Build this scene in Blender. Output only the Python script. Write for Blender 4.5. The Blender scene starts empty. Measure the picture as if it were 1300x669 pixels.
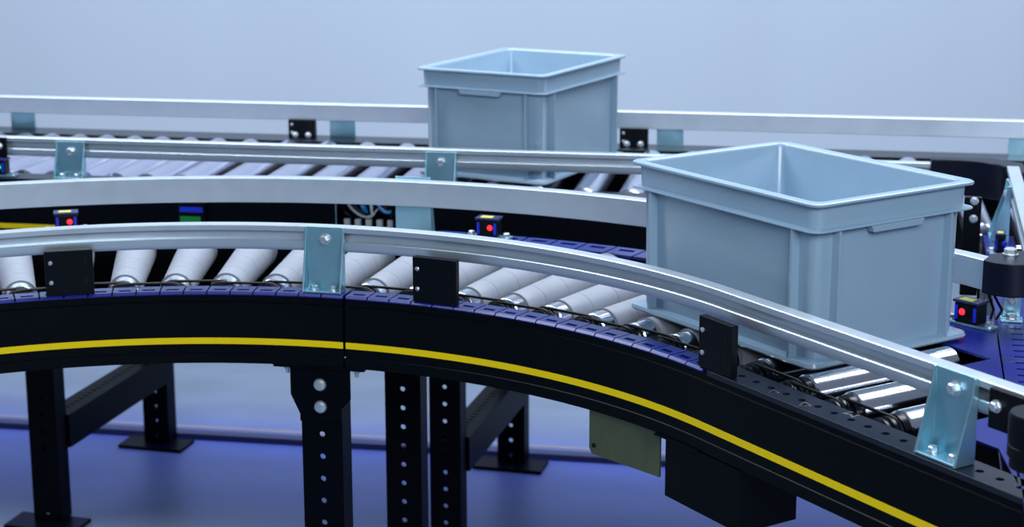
import bpy, bmesh, math, random
from mathutils import Vector, Matrix
random.seed(4)
SC = bpy.context.scene
COL = SC.collection
R_ = math.radians
PI = math.pi

# ------------------------------------------------------------------ materials
def lin(c):
    c = c / 255.0
    return c / 12.92 if c <= 0.04045 else ((c + 0.055) / 1.055) ** 2.4
def rgb(r, g, b):
    return (lin(r), lin(g), lin(b), 1.0)

def mat(name, col, rough=0.5, metal=0.0, noise=0.0, nscale=20.0, stretch=None, bump=0.0, spec=None, rvar=0.0):
    m = bpy.data.materials.new(name); m.use_nodes = True
    nt = m.node_tree; b = nt.nodes['Principled BSDF']
    b.inputs['Base Color'].default_value = col
    b.inputs['Roughness'].default_value = rough
    b.inputs['Metallic'].default_value = metal
    if spec is not None: b.inputs['Specular IOR Level'].default_value = spec
    if noise or bump or rvar:
        tc = nt.nodes.new('ShaderNodeTexCoord')
        mp = nt.nodes.new('ShaderNodeMapping')
        if stretch: mp.inputs['Scale'].default_value = stretch
        nz = nt.nodes.new('ShaderNodeTexNoise'); nz.inputs['Scale'].default_value = nscale
        nz.inputs['Detail'].default_value = 5
        nt.links.new(tc.outputs['Object'], mp.inputs['Vector']); nt.links.new(mp.outputs['Vector'], nz.inputs['Vector'])
        if noise:
            mx = nt.nodes.new('ShaderNodeMix'); mx.data_type = 'RGBA'
            lo = [max(0, c * (1 - noise)) for c in col[:3]] + [1]
            hi = [min(1, c * (1 + noise)) for c in col[:3]] + [1]
            mx.inputs[6].default_value = lo; mx.inputs[7].default_value = hi
            nt.links.new(nz.outputs['Fac'], mx.inputs[0]); nt.links.new(mx.outputs[2], b.inputs['Base Color'])
        if rvar:
            mr = nt.nodes.new('ShaderNodeMapRange')
            mr.inputs['To Min'].default_value = max(0, rough - rvar); mr.inputs['To Max'].default_value = rough + rvar
            nt.links.new(nz.outputs['Fac'], mr.inputs['Value']); nt.links.new(mr.outputs['Result'], b.inputs['Roughness'])
        if bump:
            bp = nt.nodes.new('ShaderNodeBump'); bp.inputs['Strength'].default_value = bump; bp.inputs['Distance'].default_value = 0.002
            nt.links.new(nz.outputs['Fac'], bp.inputs['Height']); nt.links.new(bp.outputs['Normal'], b.inputs['Normal'])
    return m

def glow(name, col, strength):
    m = bpy.data.materials.new(name); m.use_nodes = True
    b = m.node_tree.nodes['Principled BSDF']
    b.inputs['Base Color'].default_value = col
    b.inputs['Emission Color'].default_value = col
    b.inputs['Emission Strength'].default_value = strength
    return m

M = {
 'alu':    mat('brushed_aluminium', rgb(206, 219, 230), 0.36, 0.72, noise=0.06, nscale=30, rvar=0.06),
 'steel':  mat('polished_steel', rgb(225, 228, 236), 0.16, 1.0, noise=0.03, nscale=40),
 'zinc':   mat('blue_zinc_plate', rgb(156, 204, 220), 0.34, 0.8, noise=0.25, nscale=14, rvar=0.08),
 'bolt':   mat('zinc_bolt', rgb(212, 222, 230), 0.32, 0.8, noise=0.1, nscale=90),
 'black':  mat('black_powder_coat', rgb(5, 9, 16), 0.36, 0.0, noise=0.3, nscale=60, spec=0.1),
 'blackpl':mat('black_plastic', rgb(8, 12, 20), 0.35, 0.0, noise=0.2, nscale=70, spec=0.16),
 'leg':    mat('black_leg_paint', rgb(5, 9, 17), 0.42, 0.0, noise=0.3, nscale=40, spec=0.05),
 'tile':   mat('dark_cover_blue_sheen', rgb(27, 39, 124), 0.26, 0.0, noise=0.15, nscale=40, spec=0.45),  # dark plastic; the blue light it reflects is put into the base colour
 'perf':   mat('dark_perforated_steel', rgb(22, 28, 44), 0.3, 0.2, noise=0.2, nscale=50),
 'plate':  mat('dark_plate_blue_light', rgb(24, 36, 128), 0.32, 0.0, noise=0.25, nscale=18, spec=0.3),  # blue light falling on the dark plates is painted into their colour
 'cone':   mat('grey_roller_sleeve', rgb(154, 160, 172), 0.45, 0.0, noise=0.06, nscale=60, spec=0.4),
 'ring':   mat('grey_seam_ring', rgb(120, 126, 138), 0.5),
 'box':    mat('grey_crate_plastic', rgb(148, 176, 198), 0.24, 0.0, noise=0.05, nscale=25, spec=0.75),
 'yellow': mat('yellow_stripe_tape', rgb(255, 220, 0), 0.45, 0.0, noise=0.05, nscale=50, spec=0.3),
 'rubber': mat('black_belt_rubber', rgb(6, 8, 13), 0.4, spec=0.25),
 'hub':    mat('black_grooved_hub', rgb(8, 11, 22), 0.25, spec=0.4),
 'olive':  mat('olive_zinc_sheet', rgb(112, 120, 92), 0.42, 0.7, noise=0.3, nscale=9, stretch=(1, 6, 1)),
 'cabblue':mat('blue_cable', rgb(40, 130, 200), 0.4), 'cabwhite':mat('white_cable', rgb(190, 200, 205), 0.45),
 'bluemat':mat('blue_connector', rgb(26, 52, 225), 0.4), 'greenmat':mat('green_connector', rgb(20, 150, 66), 0.4),
 'sensbl': mat('sensor_blue_black', rgb(30, 40, 95), 0.3), 'label':mat('yellow_sensor_label', rgb(226, 222, 90), 0.5),
 'red':    glow('red_sensor_lamp', (1, 0.02, 0.03, 1), 1.6), 'green': glow('green_sensor_lamp', (0.02, 1, 0.08, 1), 1.3),
 'tape':   mat('floor_marking_tape', rgb(150, 142, 118), 0.7, noise=0.15, nscale=12),
 'duct':   mat('dark_cable_duct', rgb(26, 32, 60), 0.4),
}

# ------------------------------------------------------------------ mesh builder
class MB:
    def __init__(self): self.b = bmesh.new()
    def face(self, vs):
        try: self.b.faces.new(vs)
        except ValueError: pass
    def poly(self, pts): 
        self.face([self.b.verts.new(p) for p in pts])
    def prism(self, base, vec):
        """closed solid: base polygon (3-D points) extruded by vec"""
        v = Vector(vec); a = [self.b.verts.new(p) for p in base]; c = [self.b.verts.new(Vector(p) + v) for p in base]
        n = len(a); self.face(a[::-1]); self.face(c)
        for i in range(n): self.face([a[i], a[(i + 1) % n], c[(i + 1) % n], c[i]])
        return self
    def box(self, x0, x1, y0, y1, z0, z1):
        return self.prism([(x0, y0, z0), (x1, y0, z0), (x1, y1, z0), (x0, y1, z0)], (0, 0, z1 - z0))
    def loft(self, rings, cap=True, closed_ring=True):
        vs = [[self.b.verts.new(p) for p in r] for r in rings]; n = len(vs[0])
        for a, c in zip(vs, vs[1:]):
            for i in range(n if closed_ring else n - 1):
                j = (i + 1) % n; self.face([a[i], a[j], c[j], c[i]])
        if cap: self.face(vs[0][::-1]); self.face(vs[-1])
        return self
    def lathe(self, p, axis, prof, n=24):
        """prof: (t along the axis, radius); ends capped"""
        p = Vector(p); ax = Vector(axis).normalized(); q = ax.to_track_quat('Z', 'Y'); X = q @ Vector((1, 0, 0)); Y = q @ Vector((0, 1, 0))
        return self.loft([[p + ax * t + (X * math.cos(2 * PI * k / n) + Y * math.sin(2 * PI * k / n)) * max(r, 1e-4) for k in range(n)] for t, r in prof])
    def cyl(self, p0, p1, r0, r1=None, n=20):
        d = Vector(p1) - Vector(p0); return self.lathe(p0, d, [(0, r0), (d.length, r0 if r1 is None else r1)], n)
    def tube(self, pts, r, n=8, closed=False):
        pts = [Vector(p) for p in pts]; rings = []; N = len(pts); up = None
        for i, p in enumerate(pts):
            a = pts[(i - 1) % N] if (closed or i) else p; c = pts[(i + 1) % N] if (closed or i < N - 1) else p
            t = (c - a).normalized()
            if up is None:
                up = Vector((0, 0, 1)) if abs(t.z) < .9 else Vector((1, 0, 0))
            X = t.cross(up).normalized(); Y = X.cross(t).normalized(); up = Y
            rings.append([p + (X * math.cos(2 * PI * k / n) + Y * math.sin(2 * PI * k / n)) * r for k in range(n)])
        if closed: rings.append(rings[0])
        return self.loft(rings, cap=not closed)
    def holed(self, o, ux, uy, uz, w, h, t, hole, n=16):
        """plate w x h (centre o, axes ux, uy), thickness t along uz, with a hole outline `hole` = list of (x, y) in order, same count as n"""
        o, ux, uy, uz = map(Vector, (o, ux, uy, uz)); n = len(hole)
        hx = max(abs(q[0]) for q in hole); hy = max(abs(q[1]) for q in hole)
        outs = []
        for (x, y) in hole:
            cx, cy = x / hx, y / hy; k = max(abs(cx), abs(cy)); outs.append((cx / k * w / 2, cy / k * h / 2))
        f = lambda q, k: self.b.verts.new(o + ux * q[0] + uy * q[1] + uz * k)
        oa = [f(q, 0) for q in outs]; ob = [f(q, t) for q in outs]; ia = [f(q, 0) for q in hole]; ib = [f(q, t) for q in hole]
        for i in range(n):
            j = (i + 1) % n
            self.face([oa[i], ia[i], ia[j], oa[j]]); self.face([ob[i], ob[j], ib[j], ib[i]]); self.face([ia[i], ib[i], ib[j], ia[j]]); self.face([oa[i], oa[j], ob[j], ob[i]])
        return self
    def build(self, name, m, parent=None, bevel=0.0, smooth=True, seg=2):
        bmesh.ops.remove_doubles(self.b, verts=self.b.verts, dist=1e-5)
        bmesh.ops.recalc_face_normals(self.b, faces=self.b.faces)
        me = bpy.data.meshes.new(name); self.b.to_mesh(me); self.b.free()
        me.materials.append(M[m] if isinstance(m, str) else m)
        o = bpy.data.objects.new(name, me); COL.objects.link(o)
        if parent is not None: o.parent = parent
        if smooth:
            for p in me.polygons: p.use_smooth = True
            me.set_sharp_from_angle(angle=R_(32))
        if bevel:
            bv = o.modifiers.new('edge', 'BEVEL'); bv.width = bevel; bv.segments = seg; bv.limit_method = 'ANGLE'; bv.angle_limit = R_(35)
            bv.harden_normals = True
        return o

def circ(r, n=16, ph=None):
    ph = PI / 4 if ph is None else ph
    return [(r * math.cos(ph + 2 * PI * k / n), r * math.sin(ph + 2 * PI * k / n)) for k in range(n)]
def slot_outline(w, h):
    return [(w/2, h/2), (0, h/2), (-w/2, h/2), (-w/2, 0), (-w/2, -h/2), (0, -h/2), (w/2, -h/2), (w/2, 0)]

def thing(name, label, cat, loc=(0, 0, 0), rz=0.0, group=None):
    o = bpy.data.objects.new(name, None); COL.objects.link(o); o.empty_display_size = .05
    o.location = loc; o.rotation_euler = (0, 0, rz); o['label'] = label; o['category'] = cat
    if group: o['group'] = group
    return o
def dup(o, parent, loc=None, rz=None):
    c = o.copy(); COL.objects.link(c); c.parent = parent
    if loc is not None: c.location = loc
    if rz is not None: c.rotation_euler = (0, 0, rz)
    for ch in list(o.children): dup(ch, c)
    return c
def struct(o): o['kind'] = 'structure'; return o

# ------------------------------------------------------------------ layout (metres; z = 0 is the top of the rollers)
CX, CY = -0.4917, 1.8401                 # centre of the curve, on the viewer's side
FLOOR = -0.79
TE = 58.5                              # the curve ends here and runs straight on
A1, A2 = -40.0, TE                     # extent of the curve
PHI = 10.0                             # heading of the rear line
PHX = 12.8                             # heading of the cross line
JOINT = 15.0

def P(th, r, z=0.0):                   # point on the curve, curve-local
    a = R_(th); return Vector((r * math.sin(a), r * math.cos(a), z))
def arc_sweep(mb, prof, t0, t1, n):
    """prof: closed list of (radius, z)"""
    mb.loft([[P(t0 + (t1 - t0) * i / n, r, z) for r, z in prof] for i in range(n + 1)]); return mb
def line_sweep(mb, prof, x0, x1):
    mb.loft([[Vector((x, y, z)) for y, z in prof] for x in (x0, x1)]); return mb

def rail_prof(face, back, zt, h=0.040):
    """guard-rail section: grooved on the side of `face`, flat on the side of `back` (radius or y values)"""
    d = 1 if back > face else -1; f = lambda k: face + d * k
    return [(f(0.001), zt), (f(0), zt - 0.001), (f(0), zt - 0.0085), (f(0.0012), zt - 0.0095), (f(0.012), zt - 0.0100), (f(0.012), zt - 0.0225), (f(0.0012), zt - 0.0237), (f(0), zt - 0.0250),
            (f(0), zt - 0.034), (f(0.0035), zt - h), (back - d * 0.001, zt - h), (back, zt - h + 0.001), (back, zt - 0.001), (back - d * 0.001, zt)]

def hexbolt(mb, p, n, r=0.0085, washer=True):
    """hex head standing on the surface point p, pointing along n"""
    p = Vector(p); n = Vector(n).normalized()
    if washer: mb.lathe(p, n, [(0, r * 1.22), (.0016, r * 1.22), (.0017, r)], 20)
    mb.lathe(p + n * .0016, n, [(0, r), (r * .72, r), (r * .92, r * .72)], 6)
    return mb
def screwhead(mb, p, n, r=0.004):
    mb.lathe(Vector(p), n, [(0, r), (r * .5, r * .95), (r * .8, r * .5)], 14); return mb

# ------------------------------------------------------------------ setting
def room():
    b = MB(); b.poly([(-9, -2, FLOOR), (9, -2, FLOOR), (9, 7.6, FLOOR), (-9, 7.6, FLOOR)])
    m = mat('floor_screed', rgb(104, 118, 138), 0.45, noise=0.35, nscale=3.0, stretch=(1, 2.2, 1), rvar=0.1)
    struct(b.build('floor', m))
    b = MB(); b.box(-9, 9, 7.4, 7.6, FLOOR, 4.2)
    m = mat('painted_wall', rgb(196, 209, 225), 0.6, noise=0.06, nscale=0.9, stretch=(1.6, 1, 0.35))
    struct(b.build('wall_back', m))
    rot = -R_(PHI)
    b = MB(); b.box(-4.5, 1.5, 4.146, 4.166, FLOOR, FLOOR + .0012); o = b.build('trim_1', 'tape'); o.rotation_euler.z = rot; struct(o)
    o['label'] = 'pale floor marking tape running under the rear conveyor'
    d = MB(); d.prism([(-4.5, 4.058, FLOOR), (-4.5, 4.104, FLOOR), (-4.5, 4.097, FLOOR + .014), (-4.5, 4.065, FLOOR + .014)], (6, 0, 0))
    o = d.build('cable_duct', 'duct'); o.rotation_euler.z = rot
    o['label'] = 'flat dark cable duct lying on the floor along the marking tape'; o['category'] = 'cable duct'
room()

# ------------------------------------------------------------------ reusable parts
def make_bracket(parent, w, h, depth, frame, foot_bolts=True):
    """zinc guard-rail bracket: upright plate, two tapering side flanges, foot. frame = (origin, along, out, up):
    plate stands at the origin, `out` points away from the rail (flanges and foot go that way)"""
    o, ax, out, up = [Vector(v) for v in frame]; t = .003
    Q = lambda x, y, z: o + ax * x + out * y + up * z
    b = MB()
    # U section lofted from foot to top, flange depth tapering
    def ring(z, d):
        hw = w / 2
        return [Q(-hw, 0, z), Q(hw, 0, z), Q(hw, d, z), Q(hw - t, d, z), Q(hw - t, t, z), Q(-hw + t, t, z), Q(-hw + t, d, z), Q(-hw, d, z)]
    b.loft([ring(0, depth), ring(h * .3, depth * .74), ring(h * .8, depth * .28), ring(h, depth * .2)])
    b.prism([Q(-w/2 + t, t, 0), Q(w/2 - t, t, 0), Q(w/2 - t, depth - .001, 0), Q(-w/2 + t, depth - .001, 0)], up * t)
    br = b.build('rail_bracket', 'zinc', parent, bevel=.0007)
    hexbolt(MB(), (0, 0, 0), (0, 0, 1)).b.free()
    k = MB(); hexbolt(k, Q(0, t, h - .020), out, .0078); k.build('bolt', 'bolt', br)
    if foot_bolts:
        for sx in (-1, 1):
            k = MB(); hexbolt(k, Q(sx * w * .25, depth * .52, t), up, .0062); k.build('bolt', 'bolt', br)
    return br

def make_plate(parent, w, h, frame, t=.012, name='mounting_plate'):
    """black plate with two screws at one edge and two slots at the other"""
    o, ax, out, up = [Vector(v) for v in frame]; Q = lambda x, y, z: o + ax * x + out * y + up * z
    b = MB(); b.prism([Q(-w/2, 0, 0), Q(w/2, 0, 0), Q(w/2, 0, h), Q(-w/2, 0, h)], out * t)
    pl = b.build(name, 'blackpl', parent, bevel=.0012)
    for z in (h * .3, h * .74):
        k = MB(); screwhead(k, Q(-w/2 + .009, t, z), out, .0036); k.build('screw', 'bolt', pl)
        k = MB(); c = Q(w/2 - .012, t, z); k.prism([c + ax * -.0022 + up * -.007, c + ax * .0022 + up * -.007, c + ax * .0022 + up * .007, c + ax * -.0022 + up * .007], out * .0004)
        k.build('slot', 'rubber', pl)
    return pl

def make_leg(parent, x, y, zt, zb, w=.068, d=.045, face=-1, pitch=.036, name='leg'):
    """perforated channel leg in parent space, front plate facing -y (face -1)"""
    t = .003; b = MB(); yf = y; yb = y - face * d
    hole = circ(.0048, 16); z = zt
    n = int((zt - zb) / pitch); ph = (zt - zb) / n
    for i in range(n):
        b.holed((x, yf, zt - ph * (i + .5)), (1, 0, 0), (0, 0, 1), (0, -face, 0), w, ph, t, hole)
    lg = None
    for sx in (-1, 1):
        x0 = x + sx * w / 2
        b.box(*sorted((x0, x0 - sx * t)), *sorted((yf - face * t, yb)), zb, zt)
        b.box(*(sorted((x0 - sx * .014, x0))), *sorted((yb, yb - face * -t)), zb, zt)
    lg = b.build(name, 'leg', parent, smooth=False)
    return lg

# ------------------------------------------------------------------ curved conveyor (nearest)
CC = thing('curved_conveyor', 'curved roller conveyor with black side panel and yellow stripe, nearest in view', 'conveyor', (CX, CY, 0))
RI, RO = .877, 1.368                  # near (inner) and far (outer) faces
RN, RF = .905, 1.298                  # guard rail: grooved near face / flat inner face of the far rail
ZR = 0.100

def side_prof(r, d, zt=-.009, zb=-.1207):
    f = lambda k: r + d * k
    return [(f(.002), zt), (f(.002), -.020), (f(0), -.0212), (f(0), -.1035), (f(-.0014), -.1045), (f(-.0014), zb), (f(.034), zb), (f(.034), zb + .004),
            (f(.006), zb + .004), (f(.006), zt)]
for t0, t1 in ((A1, JOINT - .13), (JOINT + .13, A2 - .01)):
    b = MB(); arc_sweep(b, side_prof(RI, 1), t0, t1, 40); sp = b.build('side_panel', 'black', CC)
    s = MB(); arc_sweep(s, [(RI - .0006, -.0790), (RI - .0006, -.0893), (RI + .0003, -.0893), (RI + .0003, -.0790)], t0 + .02, t1, 40)
    st = s.build('stripe', 'yellow', sp); st['label'] = 'yellow stripe'
b = MB(); arc_sweep(b, side_prof(RO, -1), A1, A2 - .8, 60); b.build('side_panel', 'black', CC)
# inner bearing walls and base pan
for r in (.911, 1.314):
    b = MB(); arc_sweep(b, [(r, -.0085), (r, -.113), (r + .003, -.113), (r + .003, -.0085)], A1, A2 - .5, 50); b.build('bearing_wall', 'black', CC)
b = MB(); arc_sweep(b, [(.914, -.113), (.914, -.110), (1.314, -.110), (1.314, -.113)], A1, A2 - .5, 50); b.build('base_pan', 'black', CC)

# slotted cover tiles
def make_tile(r0, r1, dth, outer):
    """one cover tile centred on th = 0, with a slot; outer: which radius carries the rounded lip"""
    b = MB(); g = .075; h = dth / 2 - g
    rm0, rm1 = r0 + (r1 - r0) * .30, r0 + (r1 - r0) * .52
    if outer == 'hi': rm0, rm1 = r1 - (r1 - r0) * .52, r1 - (r1 - r0) * .30
    ths = (-h, -h * .55, h * .55, h); rs = (r0, rm0, rm1, r1)
    def zt(r):
        lip = r0 if outer == 'lo' else r1
        return -.0068 if abs(r - lip) < 1e-6 else -.0035
    zb = -.0085
    top = {}; bot = {}
    rs2 = [r0, r0 + .004] + [rm0, rm1] + [r1] if outer == 'lo' else [r0, rm0, rm1, r1 - .004, r1]
    for i, th in enumerate(ths):
        for j, r in enumerate(rs2):
            top[i, j] = b.b.verts.new(P(th, r, zt(r))); bot[i, j] = b.b.verts.new(P(th, r, zb))
    jh = rs2.index(rm0)
    nj = len(rs2)
    for i in range(3):
        for j in range(nj - 1):
            if i == 1 and j == jh:
                continue
            b.face([top[i, j], top[i + 1, j], top[i + 1, j + 1], top[i, j + 1]]); b.face([bot[i, j], bot[i, j + 1], bot[i + 1, j + 1], bot[i + 1, j]])
    for i in range(3):
        for j in (0, nj - 1): b.face([top[i, j], top[i + 1, j], bot[i + 1, j], bot[i, j]])
    for j in range(nj - 1):
        for i in (0, 3): b.face([top[i, j], top[i, j + 1], bot[i, j + 1], bot[i, j]])
    j = jh
    b.face([top[1, j], top[2, j], bot[2, j], bot[1, j]]); b.face([top[1, j + 1], top[2, j + 1], bot[2, j + 1], bot[1, j + 1]])
    b.face([top[1, j], top[1, j + 1], bot[1, j + 1], bot[1, j]]); b.face([top[2, j], top[2, j + 1], bot[2, j + 1], bot[2, j]])
    return b
DT = 2.415
t_near = make_tile(RI - .0015, .9135, DT, 'lo').build('cover_tile', 'tile', CC); t_far = make_tile(1.313, RO + .0015, DT, 'hi').build('cover_tile', 'tile', CC)
ths = [JOINT - DT * .5 - DT * i for i in range(18)] + [JOINT + .18 + DT * (.5 + i) for i in range(18)]
for i, th in enumerate(sorted(ths)):
    if i == 0: t_near.rotation_euler.z = -R_(th); t_far.rotation_euler.z = -R_(th)
    else: dup(t_near, CC, rz=-R_(th)); dup(t_far, CC, rz=-R_(th))

# tapered rollers
def make_cone():
    ra, rb = .0258, .0350; r0, r1 = .983, 1.302; tilt = (rb - ra) / (r1 - r0)
    ax = Vector((0, 1, -tilt)).normalized(); L = (r1 - r0) / ax.y
    p = Vector((0, r0, -ra - .0005))
    prof = [(-.001, ra - .004), (.0, ra - .001), (.002, ra)]
    for q in (.17, .40, .63, .86):
        r = ra + (rb - ra) * q; prof += [(L * q - .0008, r), (L * q, r - .0008), (L * q + .0008, r)]
    prof += [(L - .003, rb), (L, rb - .002)]
    b = MB(); b.lathe(p, ax, prof, 36); ro = b.build('roller', 'cone', CC)
    s = MB(); s.lathe((0, .951, -.0255), (0, 1, 0), [(0, .0195), (.001, .0215), (.004, .0238), (.029, .0246), (.034, .0246)], 32); s.build('end_sleeve', 'steel', ro)
    e = MB(); e.lathe(p - ax * .0022, ax, [(0, .0255), (.0008, .0272), (.0032, .0272), (.004, .0258)], 32); e.build('end_ring', 'ring', ro)
    h = MB(); h.lathe((0, .920, -.0255), (0, 1, 0), [(0, .018), (.004, .0235), (.006, .0235), (.008, .0212), (.012, .0212), (.014, .0235), (.017, .0235), (.019, .0212), (.023, .0212), (.025, .0232), (.031, .0232)], 24)
    h.build('belt_hub', 'hub', ro)
    x = MB(); x.cyl((0, .914, -.0255), (0, .9205, -.0255), .006, n=10); x.build('axle', 'steel', ro)
    return ro
DR = 4.83
rth = [-18.0 + DR * i for i in range(-4, 16)]
cone = make_cone(); cone.rotation_euler.z = -R_(rth[0])
for th in rth[1:]: dup(cone, CC, rz=-R_(th))
# round drive belts, each looping over two neighbouring hubs, in alternate grooves
def make_belt(r, half, rr, tr=.0023, cz=-.0255, n=10):
    pts = []; d = r * math.sin(R_(half)); yy = r * math.cos(R_(half))
    for sx, a0 in ((1, 90), (-1, 270)):
        for k in range(n + 1):
            a = R_(a0 - 180 * k / n); pts.append((sx * d + math.cos(a) * rr, yy, cz + math.sin(a) * rr))
    b = MB(); b.tube(pts, tr, 8, closed=True); return b
g1 = make_belt(.930, DR / 2, .0232).build('drive_belt', 'rubber', CC); g2 = make_belt(.9415, DR / 2, .0232).build('drive_belt', 'rubber', CC)
for i, th in enumerate(rth[:-1]):
    g = (g1, g2)[i % 2]
    if i < 2: g.rotation_euler.z = -R_(th + DR / 2)
    else: dup(g, CC, rz=-R_(th + DR / 2))

# guard rails
ZN = .0985                              # the near rail: its own, slightly tighter arc
b = MB(); off = Vector((.014, .016, 0)); b.loft([[P(A1 + (TE - A1) * i / 80, r, z) + off for r, z in rail_prof(.891, .913, ZN)] for i in range(81)]); b.build('guard_rail', 'alu', CC)
def far_path(i):
    if i <= 80:
        th = A1 + (TE - A1) * i / 80; u = min(1, max(0, (th - 46) / 12.5)); g = .028 * u * u * (3 - 2 * u)
        return [P(th, r + g, z) + Vector((-.022, -.077, 0)) for r, z in rail_prof(1.395, 1.371, ZR, .045)]
    t = R_(TE); tv = Vector((math.cos(t), -math.sin(t), 0)); return [p + tv * .012 for p in far_path(80)]
b = MB(); b.loft([far_path(i) for i in range(82)]); b.build('guard_rail', 'alu', CC)
def cframe(th, r, z, sgn): # along (increasing th), out, up
    a = R_(th); return (P(th, r, z), (math.cos(a), -math.sin(a), 0), (sgn * math.sin(a), sgn * math.cos(a), 0), (0, 0, 1))
make_bracket(CC, .064, .102, .028, cframe(12.5, .9095, -.003, -1))
make_bracket(CC, .064, .102, .028, cframe(-30, .898, -.003, -1))
make_bracket(CC, .066, .107, .028, cframe(13.8, 1.3155, -.003, 1))
make_bracket(CC, .066, .107, .028, cframe(47.0, 1.327, -.003, 1))
for th, w in ((-13.3, .074), (25.1, .075)):
    make_plate(CC, w, .072, cframe(th, .889, -.003, -1))
# sheet hanging below the panel near the curve's exit
def hang_sheet():
    b = MB(); t0, t1 = 42.8, 51.9; r = .891
    pts = []
    for k in range(9): pts.append(P(t0 + (t1 - t0) * k / 8, r, -.1207))
    low = []
    for k in range(9): low.append(P(t0 + (t1 - t0) * k / 8, r, -.194 + .000 * k))
    low[0] = P(t0 + .35, r, -.194); low.insert(0, P(t0, r, -.186))
    base = pts + low[::-1]
    b.prism(base, P((t0 + t1) / 2, .003, 0)); o = b.build('drive_cover', 'olive', CC, smooth=False); o['label'] = 'dull olive metal sheet hanging below the black panel'
    k = MB(); d = -P(t0 + .6, 1, 0); screwhead(k, P(t0 + .6, r, -.180), d, .0035); k.build('screw', 'rubber', o)
    b = MB(); b.prism([P(53.0, .885, -.1245), P(64, .885, -.1245), P(64, .885, -.215), P(53.0, .885, -.215)], P(58, .10, 0)); o = b.build('drive_housing', 'black', CC, bevel=.002)
    b = MB(); arc_sweep(b, [(.872, -.1212), (.872, -.1242), (.90, -.1242), (.90, -.1212)], 52.4, 58.5, 10); b.build('mounting_flange', 'black', CC)
hang_sheet()

# ------------------------------------------------------------------ exit section, merging into the cross line
EX = thing('merge_conveyor', 'straight merge section with polished steel rollers and perforated black edge strip', 'conveyor', (CX, CY, 0), -R_(TE))
S1 = .66
def nend(s): return 1.350 - s
b = MB(); line_sweep(b, side_prof(RI, 1), 0, S1); sp = b.build('side_panel', 'black', EX)
s = MB(); s.box(0, S1 - .002, RI - .0006, RI + .0003, -.0893, -.0790); st = s.build('stripe', 'yellow', sp); st['label'] = 'yellow stripe'
b = MB(); b.box(-.005, S1, .923, .926, -.113, -.006); b.build('bearing_wall', 'black', EX)
# perforated edge strip
b = MB()
hp = .0305; x = .012
while x < S1 - hp:
    b.holed((x + hp / 2, RI + .0225, -.0035), (1, 0, 0), (0, 1, 0), (0, 0, -1), hp, .045, .003, circ(.0052, 16)); x += hp
ps = b.build('edge_strip', 'perf', EX)
b = MB(); b.box(.012, x, RI - .001, RI + .0015, -.0115, -.0035); b.build('edge_lip', 'perf', EX, bevel=.0008)
# steel rollers, each shorter than the one before
DS = .0885; SO = .021
def steel_roller(s, n1):
    n0 = .968; L = n1 - n0
    b = MB(); b.lathe((s, n0, -.025), (0, 1, 0), [(0, .0225), (.002, .025), (L - .002, .025), (L, .0225)], 40); ro = b.build('roller', 'steel', EX)
    h = MB(); h.lathe((s, .930, -.025), (0, 1, 0), [(0, .017), (.003, .0215), (.006, .0215), (.008, .018), (.012, .018), (.014, .0215), (.019, .0215), (.021, .018), (.025, .018), (.027, .0225), (.036, .0232), (.0385, .0215)], 28)
    h.build('belt_hub', 'hub', ro)
    a = MB(); a.cyl((s, n1 - .0005, -.025), (s, n1 + .012, -.025), .006, n=12); a.build('axle', 'steel', ro)
ss = [SO + DS * k for k in range(0, 4)]
for s_ in ss: steel_roller(s_, min(nend(s_) - .012, 1.285))
for i in range(len(ss) - 1):
    y = .940 if i % 2 else .9525; pts = []
    for sx, a0 in ((1, 90), (-1, 270)):
        for k in range(11):
            a = R_(a0 - 18 * k); pts.append(((ss[i] + ss[i + 1]) / 2 + sx * DS / 2 + math.cos(a) * .0203, y, -.025 + math.sin(a) * .0203))
    MB().tube(pts, .0025, 8, closed=True).build('drive_belt', 'rubber', EX)
# stepped blue-tinted plate between the roller ends and the cross line
pts = []
ks = list(range(1, 5))
for k in ks:
    s0 = SO + DS * k - .022; s1 = s0 + DS; n_ = nend(SO + DS * k)
    if k == 1: s0 -= .10
    pts += [(s0, n_), (s1, n_)]
# far border of the plate follows the cross line's edge (45 degrees)
def toE(x, y):
    dx, dy = x - CX, y - CY; t = R_(TE); return (dx * math.cos(t) - dy * math.sin(t), dx * math.sin(t) + dy * math.cos(t))
def cross_xy(a, bb, phi=None):
    p = R_(PHX if phi is None else phi); return (a * math.cos(p) + bb * math.sin(p), -a * math.sin(p) + bb * math.cos(p))
far0 = toE(*cross_xy(.136, 1.92)); far1 = toE(*cross_xy(.136, 2.665))
poly = [(far0[0], far0[1], -.0035), (far1[0], far1[1], -.0035)] + [(p[0], p[1], -.0035) for p in pts]
# close along the last step to the near strip
b = MB(); b.prism(poly, (0, 0, -.004)); b.build('stepped_plate', 'plate', EX, smooth=False, bevel=.0006)
# pan closing the section from below
e_ = lambda n: (far0[0] + (far1[0] - far0[0]) * (n - far0[1]) / (far1[1] - far0[1]))
b = MB(); b.prism([(.002, .927, -.113), (e_(.927), .927, -.113), (e_(1.42), 1.42, -.113), (.002, 1.42, -.113)], (0, 0, .003)); b.build('base_pan', 'black', EX)
b = MB(); line_sweep(b, side_prof(1.366, -1), -.012, e_(1.366)); b.build('side_panel', 'black', EX)
RX = .911
# guard rail of the straight run
b = MB(); line_sweep(b, rail_prof(RX, RX + .022, ZN), -.0063, .575); b.build('guard_rail', 'alu', EX)
make_plate(EX, .070, .072, ((.027, .889, -.003), (1, 0, 0), (0, -1, 0), (0, 0, 1)))
make_bracket(EX, .066, .102, .032, ((.433, RX, -.003), (1, 0, 0), (0, -1, 0), (0, 0, 1)))
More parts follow.
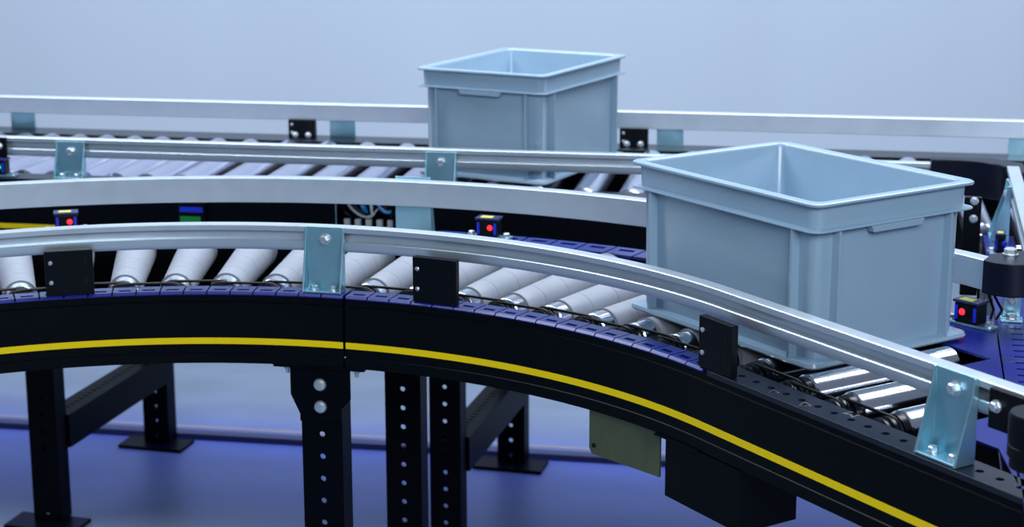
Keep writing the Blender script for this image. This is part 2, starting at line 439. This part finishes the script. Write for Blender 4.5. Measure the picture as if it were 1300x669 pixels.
# black clamp at the rail end with its bolt, and a corner guide wheel
b = MB(); b.box(.487, .550, RX - .006, RX, ZN - .050, ZN - .003); ob = b.build('rail_clamp', 'blackpl', EX, bevel=.0012)
k = MB(); hexbolt(k, (.499, RX - .006, ZN - .022), (0, -1, 0), .0062); k.build('bolt', 'bolt', ob)
b = MB(); b.lathe((.585, .876, .036), (0, 0, 1), [(0, .024), (.001, .028), (.012, .028), (.014, .031), (.026, .031), (.027, .0295), (.029, .0295), (.030, .031), (.058, .031), (.062, .029)], 40)
gw = b.build('guide_wheel', 'blackpl', EX)
k = MB(); k.cyl((.585, .890, -.0035), (.585, .890, .0365), .008, n=16); k.build('pin', 'bolt', gw)

# ------------------------------------------------------------------ rear straight conveyor
RB = thing('straight_conveyor', 'long straight roller conveyor at the rear carrying the grey crate farther from view', 'conveyor', (0, 0, 0), -R_(PHI))
BN, BF = 3.445, 4.085; ZB = .078; XA, XB = -2.45, .80
RNB, RFB = 3.475, 4.046
def panel(parent, x0, x1, y, d, name='side_panel', zt=-.009, zb=-.14):
    b = MB(); line_sweep(b, [(y, zt), (y, zb), (y + d * .03, zb), (y + d * .03, zb + .004), (y + d * .005, zb + .004), (y + d * .005, zt)], x0, x1)
    return b.build(name, 'black', parent)
for x0, x1 in ((XA, -.974), (-.854, .25)):
    sp = panel(RB, x0, x1, BN, 1)
    if x0 > -1: continue
    s = MB(); s.box(x0 + .001, x1 - .001, BN - .0006, BN, -.1130, -.1025); st = s.build('stripe', 'yellow', sp); st['label'] = 'yellow stripe'
b = MB(); b.box(-.974, -.854, BN, BN + .005, -.14, -.090); b.build('access_cover', 'black', RB)
b = MB(); b.box(-.9755, -.9735, BN - .002, BN, -.138, -.009); b.build('panel_edge', 'zinc', RB)
panel(RB, XA, XB, BF, -1)
for x0, x1, y0, y1 in ((XA, .25, BN - .001, 3.500), (XA, XB, 4.0, BF + .001)):
    b = MB(); b.box(x0, x1, y0, y1, -.0085, -.004); b.build('edge_strip', 'perf', RB, bevel=.0008)
for y, x1 in ((3.501, .25), (4.001, XB)):
    b = MB(); b.box(XA, x1, y, y + .003, -.136, -.009); b.build('bearing_wall', 'black', RB)
b = MB(); b.box(XA, XB, 3.504, 4.001, -.136, -.133); b.build('base_pan', 'black', RB)
# rollers
def back_roller(y0):
    L = 3.986 - y0; b = MB(); b.lathe((0, y0, -.0285), (0, 1, 0), [(0, .024), (.002, .0285), (L - .002, .0285), (L, .024)], 28); ro = b.build('roller', 'steelmat', RB)
    a = MB(); a.cyl((0, y0 - .012, -.0285), (0, y0 + .0005, -.0285), .008, n=12); a.build('axle', 'steel', ro)
    a = MB(); a.cyl((0, 3.9855, -.0285), (0, 4.002, -.0285), .008, n=12); a.build('axle', 'steel', ro)
    return ro
M['steelmat'] = mat('satin_steel_roller', rgb(196, 198, 220), 0.2, 0.9, noise=.05, nscale=30)
r0 = back_roller(3.517); xs = [-1.412 - .070 * k for k in range(14)][::-1] + [-1.333 + .0955 * k for k in range(17)]
r0.location = (xs[0], 0, 0)
for x in xs[1:]: dup(r0, RB, loc=(x, 0, 0))
r1 = back_roller(3.30); r1.location = (.300, 0, 0)
for x in (.3955, .491, .5865, .682): dup(r1, RB, loc=(x, 0, 0))
# rails
b = MB(); line_sweep(b, rail_prof(RNB, RNB + .022, ZB), XA, .213); b.build('guard_rail', 'alu', RB)
b = MB(); line_sweep(b, rail_prof(RFB + .026, RFB, ZB), XA, XB); b.build('guard_rail', 'alu', RB)
for x in (-2.36, -1.559, -.759):
    make_bracket(RB, .064, .077, .026, ((x, RNB, -.004), (1, 0, 0), (0, -1, 0), (0, 0, 1)))
for x in (-1.950, -1.1315, -.344, .45):
    make_bracket(RB, .062, .077, .0095, ((x, RFB + .026, -.004), (1, 0, 0), (0, 1, 0), (0, 0, 1)), foot_bolts=False)
for x in (-1.222, -.425):
    pl = make_plate(RB, .066, .044, ((x, 4.052, -.004), (1, 0, 0), (0, -1, 0), (0, 0, 1)), t=.016)
    for dx in (-.016, .016):
        k = MB(); hexbolt(k, (x + dx, 4.036, .004), (0, -1, 0), .006); k.build('bolt', 'bolt', pl)
pl = make_plate(RB, .05, .050, ((-1.728, RNB, .028), (1, 0, 0), (0, -1, 0), (0, 0, 1)), t=.006)
k = MB(); hexbolt(k, (-1.718, RNB - .006, .060), (0, -1, 0), .006); k.build('bolt', 'bolt', pl)
# wiring seen through the access opening
def cables():
    cols = ['rubber', 'cabwhite', 'rubber', 'cabblue', 'rubber', 'cabwhite', 'rubber', 'rubber', 'cabblue', 'rubber']
    for i, c in enumerate(cols):
        x0 = -.968 + .010 * i; pts = []
        for k in range(13):
            u = k / 12
            pts.append((x0 + .055 * u * (1 if i % 3 else .4) - .01 * math.sin(u * 5 + i), BN + .028 + .010 * math.sin(i * 2.1 + 3 * u), -.020 - .022 * math.sin(PI * u * (1 + .12 * i)) - .045 * u))
        pts = [(min(-.860, max(-.968, p[0])), p[1], p[2]) for p in pts]
        MB().tube(pts, .0032 if c != 'cabblue' else .0042, 8).build('cable', c, RB)
    for i in range(5):
        x = -.962 + .023 * i
        b = MB(); b.box(x, x + .012, BN + .012, BN + .022, -.086, -.070); b.build('connector', 'cabwhite', RB, bevel=.001)
cables()
# coloured control module on the panel
b = MB(); b.box(-1.311, -1.254, BN - .014, BN, -.105, -.040); cm = b.build('control_module', 'blackpl', RB, bevel=.001); cm['label'] = 'small dark control module with blue and green terminals'
b = MB(); b.box(-1.306, -1.257, BN - .0165, BN - .014, -.061, -.051); b.build('terminal', 'bluemat', cm)
b = MB(); b.box(-1.306, -1.262, BN - .0165, BN - .014, -.098, -.070); b.build('terminal', 'greenmat', cm)

# ------------------------------------------------------------------ cross line on the right edge
XL = thing('cross_conveyor', 'cross conveyor at the right edge with slotted blue-tinted edge strip and upright rail', 'conveyor', (0, 0, 0), -R_(PHX))
AL = .138; Y0, Y1 = 1.75, 3.25
def swp(mb, prof, y0, y1): mb.loft([[Vector((x, y, z)) for x, z in prof] for y in (y0, y1)]); return mb
swp(MB(), [(AL, -.009), (AL, -.14), (AL + .03, -.14), (AL + .03, -.136), (AL + .005, -.136), (AL + .005, -.009)], Y0, Y1).build('side_panel', 'black', XL)
b = MB(); y = Y0; hp = .0295
while y < Y1 - hp:
    b.holed((AL + .026, y + hp / 2, -.0035), (1, 0, 0), (0, 1, 0), (0, 0, -1), .051, hp, .004, [(px_ * 1, py_) for px_, py_ in slot_outline(.017, .0065)]); y += hp
b.build('edge_strip', 'plate', XL)
swp(MB(), [(AL + .052, -.009), (AL + .052, -.136), (AL + .055, -.136), (AL + .055, -.009)], Y0, Y1).build('bearing_wall', 'black', XL)
b = MB(); b.box(AL + .055, .635, Y0, Y1, -.136, -.133); b.build('base_pan', 'black', XL)
b = MB(); b.box(.635, .665, Y0, Y1, -.14, -.004); b.build('side_panel', 'black', XL)
b = MB(); b.lathe((.207, 0, -.0255), (1, 0, 0), [(0, .017), (.002, .025), (.413, .025), (.415, .017)], 28); ro = b.build('roller', 'steelmat', XL)
a = MB(); a.cyl((.193, 0, -.0255), (.2075, 0, -.0255), .006, n=12); a.build('axle', 'steel', ro)
a = MB(); a.cyl((.6215, 0, -.0255), (.635, 0, -.0255), .006, n=12); a.build('axle', 'steel', ro)
ys = [Y0 + .05 + .075 * k for k in range(20)]; ro.location = (0, ys[0], 0)
for y in ys[1:]: dup(ro, XL, loc=(0, y, 0))
b = MB(); swp(b, rail_prof(.180, .202, ZR), 2.645, 3.36); b.build('guard_rail', 'alu', XL)
make_bracket(XL, .064, .100, .034, ((.180, 3.205, -.0035), (0, 1, 0), (-1, 0, 0), (0, 0, 1)))
# black corner blocks that carry the guard rails round
def block(parent, pts, z0, z1, name='corner_guide'):
    b = MB(); b.prism([(x, y, z0) for x, y in pts], (0, 0, z1 - z0)); return b.build(name, 'cornerpl', parent, bevel=.003, seg=3)
M['cornerpl'] = mat('blue_black_corner_plastic', rgb(12, 16, 36), 0.36, spec=.25)
cpts = [(.112, 2.572), (.128, 2.556), (.150, 2.549), (.175, 2.555), (.195, 2.573), (.205, 2.600), (.205, 2.644), (.160, 2.644), (.124, 2.612)]
cg = block(XL, cpts, .052, ZR + .002)
k = MB(); hexbolt(k, (.152, 2.612, ZR + .002), (0, 0, 1), .0095); k.build('bolt', 'bolt', cg)
p2 = [(.016, 3.244), (.016, 3.214), (.07, 3.212), (.108, 3.20), (.136, 3.178), (.152, 3.148), (.158, 3.10), (.186, 3.10), (.186, 3.20), (.13, 3.244)]
block(RB, [(x + .198, y + .253) for x, y in p2], .018, ZB + .010)
# bolted clamp standing below the block, cables beside it
b = MB(); b.box(.144, .176, 2.622, 2.648, -.0035, .0005); b.box(.147, .173, 2.642, 2.646, .0005, .046); cl = b.build('clamp', 'zinc', XL, bevel=.001)
for (x, z) in ((.160, .026),):
    k = MB(); hexbolt(k, (x, 2.642, z), (0, -1, 0), .006); k.build('bolt', 'bolt', cl)
k = MB(); hexbolt(k, (.160, 2.630, .0005), (0, 0, 1), .0075); k.build('bolt', 'bolt', cl)
for i in range(4):
    x = .110 + .008 * i; MB().tube([(x, 2.645, .053), (x + .001, 2.638, .031), (x + .004 * i, 2.636, .012), (x + .004, 2.63, -.002)], .0022, 8).build('cable', ('rubber', 'cabwhite', 'rubber', 'rubber')[i], XL)
# black end plate with bolts where the rear line opens
b = MB(); b.box(.100, .130, 3.155, 3.167, -.10, .078); ep = b.build('end_plate', 'blackpl', XL, bevel=.001)
for z in (.028, .060):
    k = MB(); hexbolt(k, (.117, 3.155, z + .012), (0, -1, 0), .006); k.build('bolt', 'bolt', ep)

# ------------------------------------------------------------------ photo sensors
def sensor(label, loc, rz, lamp='red', cap='label', bolts=True, s=1.0, lampx=.006):
    t = thing('photo_sensor', label, 'sensor', loc, rz, 'photo sensors on the conveyor frames')
    b = MB(); b.box(-.020 * s, .020 * s, -.012, .014, .004, .034); b.build('sensor_body', 'blackpl', t, bevel=.0025)
    b = MB(); b.box(-.022 * s, .022 * s, -.014, .015, .0342, .0385); cp = b.build('sensor_cap', 'sensbl', t, bevel=.0012)
    b = MB(); b.box(-.013 * s, .009 * s, -.011, .004, .0386, .0394); b.build('cap_label', cap, cp)
    b = MB(); b.lathe((lampx, -.0121, .021), (0, -1, 0), [(0, .0052), (.0014, .0048), (.0022, .003)], 18); b.build('indicator', lamp, t)
    for sx in (-1, 1):
        b = MB(); b.box(*sorted((sx * .0135 * s, sx * .018 * s)), -.0135, -.0121, .009, .030); b.build('lens', 'bluemat', t)
    b = MB(); b.box(-.042 * s, .042 * s, -.012, .012, 0, .004); b.build('sensor_base', 'zinc', t, bevel=.0008)
    if bolts:
        for sx in (-1, 1):
            k = MB(); hexbolt(k, (sx * .033 * s, 0, .004), (0, 0, 1), .0062); k.build('bolt', 'bolt', t)
    return t
def on_curve(th, r): a = R_(th); return (CX + r * math.sin(a), CY + r * math.cos(a))
for th, txt in ((-13.7, 'photo sensor with red lamp under the flat rail, left of the coloured control module'),
                (19.7, 'photo sensor with red lamp on the far frame, right of the zinc bracket')):
    x, y = on_curve(th, 1.352 if th < 0 else 1.336); sensor(txt, (x, y, -.0033), -R_(th))
t_ = R_(TE); x, y = CX + .036 * math.cos(t_) + 1.343 * math.sin(t_), CY - .036 * math.sin(t_) + 1.343 * math.cos(t_); sensor('photo sensor with red lamp just right of the front crate, below the black corner', (x, y, -.0033), -R_(48), lampx=-.006)
x, y = cross_xy(-1.722, 3.466, PHI); sensor('photo sensor with green lamp on the rear conveyor at the left edge', (x, y, -.0039), -R_(PHI), lamp='green', cap='sensbl')
x, y = cross_xy(.161, 3.075); sensor('photo sensor with yellow cap beside the upright rail of the cross conveyor', (x, y, -.0034), -R_(PHX), lamp='bluemat', s=.42)

# ------------------------------------------------------------------ support stands
def stand(label, loc, rz, y_near, y_far, zt, near_bracket=False, beam=True, xo=0.0):
    t = thing('support_stand', label, 'stand', loc, rz, 'support stands under the conveyors')
    for y, nb in ((y_near, near_bracket), (y_far, False)):
        xc = xo if y == y_near else 0.0
        lg = make_leg(t, xc, y, zt - (.055 if nb else 0), FLOOR + .008)
        b = MB(); b.box(xc - .085, xc + .085, y - .045, y + .038, FLOOR, FLOOR + .008); fp = b.build('foot_plate', 'leg', lg, bevel=.001)
        if nb:
            yf = y - .004; w0, w1 = .050, .034
            b = MB(); b.prism([(xc - w0, yf, zt), (xc + w0, yf, zt), (xc + w0, yf, zt - .050), (xc + w1 + .001, yf, zt - .066), (xc + w1 + .001, yf, zt - .09), (xc - w1 - .001, yf, zt - .09), (xc - w1 - .001, yf, zt - .078), (xc - w0, yf, zt - .046)], (0, .004, 0))
            bp = b.build('head_plate', 'leg', t, bevel=.0007)
            b = MB(); b.box(xc - .076, xc + .076, yf - .006, yf + .05, zt, zt + .0045); b.build('top_flange', 'leg', t, bevel=.0008)
            for z in (zt - .027, zt - .064):
                k = MB(); k.lathe((xc, yf, z), (0, -1, 0), [(0, .0105), (.002, .0105), (.0045, .0088), (.006, .005)], 24); k.build('bolt', 'bolt', bp)
            for x in (xc - .058, xc + .058):
                k = MB(); hexbolt(k, (x, yf + .012, zt), (0, 0, -1), .0062); k.lathe((x, yf + .012, zt - .006), (0, 0, -1), [(0, .0035), (.008, .0032)], 12); k.build('bolt', 'bolt', bp)
    if beam:
        b = MB(); ya, yb = y_near + .046, y_far - .001; hz = -.585; n = 24; L = (yb - ya) / n; hh = .038
        x0, x1 = -.022, .040
        for i in range(n):
            b.holed(((x0 + x1) / 2, ya + L * (i + .5), hz + hh), (1, 0, 0), (0, 1, 0), (0, 0, -1), x1 - x0, L, .003, slot_outline(.014, .006))
        b.box(x0, x0 + .003, ya, yb, hz - hh, hz + hh - .003); b.box(x1 - .003, x1, ya, yb, hz - hh, hz + hh - .003); b.box(x0 + .003, x1 - .003, ya, yb, hz - hh, hz - hh + .003)
        b.build('cross_beam', 'leg', t, smooth=False)
    return t
a15 = R_(12.9)
stand('stand with bolted head plate under the near curve beneath the panel joint', (CX, CY, 0), -a15, .883, 1.30, -.1252, near_bracket=True, beam=False, xo=-.011)
x, y = cross_xy(-1.636, 3.7375, PHI); stand('perforated black stand with cross beam, at the left under the rear conveyor', (x, y, 0), -R_(PHI + 4.7), -.2725, .2725, -.141)
x, y = cross_xy(-.733, 3.7375, PHI); stand('perforated black stand with cross beam, right of the middle legs under the rear conveyor', (x, y, 0), -R_(PHI + 4.7), -.2725, .2725, -.141)

# ------------------------------------------------------------------ crates
BH = .22797
def rrect(hx, hy, r, z, n=6):
    pts = []
    for cx, cy, a0 in ((hx - r, hy - r, 0), (-hx + r, hy - r, 90), (-hx + r, -hy + r, 180), (hx - r, -hy + r, 270)):
        for k in range(n + 1):
            a = R_(a0 + 90 * k / n); pts.append((cx + r * math.cos(a), cy + r * math.sin(a), z))
    return pts
def crate(label, loc, rz):
    t = thing('storage_crate', label, 'crate', loc, rz, 'grey plastic crates on the conveyors')
    hx, hy = .1535, .2035
    prof = [(.020, 0, .010), (.006, 0, .012), (.0025, .0015, .014), (.001, .004, .015), (.0025, .0085, .015), (.0170, .0105, .015),
            (.0152, BH - .0425, .016), (.0152, BH - .0405, .016), (.0005, BH - .0400, .017), (0, BH - .0388, .017), (.0005, BH - .0376, .017), (.0095, BH - .0360, .018),
            (.0085, BH - .0062, .018), (.0010, BH - .0052, .017), (0, BH - .0036, .017), (.0003, BH - .0012, .017), (.0020, BH, .017),
            (.0140, BH, .014), (.0160, BH - .0016, .013), (.0176, BH - .005, .013), (.0222, .010, .012), (.030, .0065, .010)]
    b = MB(); rings = [rrect(hx - i, hy - i, r, z) for i, z, r in prof]
    b.loft(rings); bo = b.build('crate_body', 'box', t)
    zt, zb = BH - .0402, .0088
    def rib(p, nrm):      # vertical rib on the outer wall
        tx = (-nrm[1], nrm[0]); b = MB(); w = .0030
        o0 = (p[0] - nrm[0] * .001, p[1] - nrm[1] * .001)
        b.prism([(o0[0] - tx[0] * w, o0[1] - tx[1] * w, zb), (o0[0] + tx[0] * w, o0[1] + tx[1] * w, zb), (p[0] + nrm[0] * .0125 + tx[0] * w * .7, p[1] + nrm[1] * .0125 + tx[1] * w * .7, zb), (p[0] + nrm[0] * .0125 - tx[0] * w * .7, p[1] + nrm[1] * .0125 - tx[1] * w * .7, zb)], (0, 0, zt - zb))
        b.build('rib', 'box', t)
    for s in (-1, 1):
        for q in (-1, 1):
            rib((s * (hx - .0155), q * (hy - .050)), (s, 0)); rib((q * (hx - .048), s * (hy - .0155)), (0, s))
    for s in (-1, 1):     # grip lips on the two short sides
        y = s * (hy - .0156); b = MB(); yo = s * (hy - .0005)
        for (x0, x1, z0) in ((-.050, .050, zt - .010),):
            b.prism([(x0, y, zt), (x1, y, zt), (x1 - .004, y, z0), (x0 + .004, y, z0)], (0, yo - y, 0))
        b.build('grip_lip', 'box', t, bevel=.0015)
    return t
def crate_at(label, f, a, swap):
    u = Vector((-math.cos(a), math.sin(a), 0)); v = Vector((math.sin(a), math.cos(a), 0)); f = Vector((f[0], f[1], 0))
    if swap: c = f + u * .15 + v * .2; rz = -a
    else: c = f + u * .2 + v * .15; rz = PI / 2 - a
    return crate(label, c, rz)
crate_at('grey plastic crate in front, on the curve exit beside the steel rollers', (.39869, 2.26677), .98677, False)
crate_at('grey plastic crate behind, on the rear straight conveyor', (.06668, 3.55778), .48686, True)

# ------------------------------------------------------------------ light
def area(name, loc, target, sx, sy, power, col):
    l = bpy.data.lights.new(name, 'AREA'); l.shape = 'RECTANGLE'; l.size = sx; l.size_y = sy; l.energy = power; l.color = col
    o = bpy.data.objects.new(name, l); COL.objects.link(o); o.location = loc
    o.rotation_euler = (Vector(target) - Vector(loc)).to_track_quat('-Z', 'Y').to_euler(); return o
area('ceiling_and_fill_lamp', (.2, 3.8, 3.0), (.2, 3.8, 0), 7.0, 1.5, 290, (.86, .92, 1.0))
area('ceiling_and_fill_lamp', (.75, -1.3, 2.0), (.2, 2.5, 0), 3.0, 1.4, 122, (.86, .94, 1.0))  # unseen front fill behind the camera, added to brighten upright faces
area('wall_lamp', (0, 5.8, 3.2), (0, 7.4, .2), 9.0, .5, 80, (.80, .89, 1.0))
p = cross_xy(-1.2, 4.08, PHI)
lb = area('blue_underglow', (p[0], p[1], -.58), (p[0], p[1], FLOOR), 3.6, 0.03, 7, (.04, .10, 1.0)); lb.rotation_euler = (0, 0, -R_(PHI))
w = bpy.data.worlds.new('World'); SC.world = w; w.use_nodes = True
bg = w.node_tree.nodes['Background']; bg.inputs[0].default_value = (.50, .62, .85, 1); bg.inputs[1].default_value = .27

# ------------------------------------------------------------------ camera
F, PITCH, ROLL, H = 2248.1, .21695, .00216, .69733
c_, s_ = math.cos(ROLL), math.sin(ROLL)
right0 = Vector((1, 0, 0)); down0 = Vector((0, -math.sin(PITCH), -math.cos(PITCH))); fwd = Vector((0, math.cos(PITCH), -math.sin(PITCH)))
right = right0 * c_ + down0 * s_; down = down0 * c_ - right0 * s_
cam = bpy.data.cameras.new('camera'); co = bpy.data.objects.new('camera', cam); COL.objects.link(co); SC.camera = co
m = Matrix.Identity(4)
for i in range(3): m[i][0] = right[i]; m[i][1] = -down[i]; m[i][2] = -fwd[i]
m[2][3] = H
co.matrix_world = m
cam.sensor_fit = 'HORIZONTAL'; cam.sensor_width = 36.0; cam.lens = 36.0 * F / 1300.0; cam.shift_y = -45.0 / 1300.0
cam.clip_start = .05; cam.clip_end = 60
cam.dof.use_dof = True; cam.dof.focus_distance = 2.48; cam.dof.aperture_fstop = 6.5
SC.cycles.caustics_reflective = False; SC.cycles.caustics_refractive = False
SC.view_settings.view_transform = 'Standard'; SC.view_settings.look = 'None'
SC.view_settings.exposure = 0.0; SC.view_settings.gamma = 1.0; SC.view_settings.use_curve_mapping = False
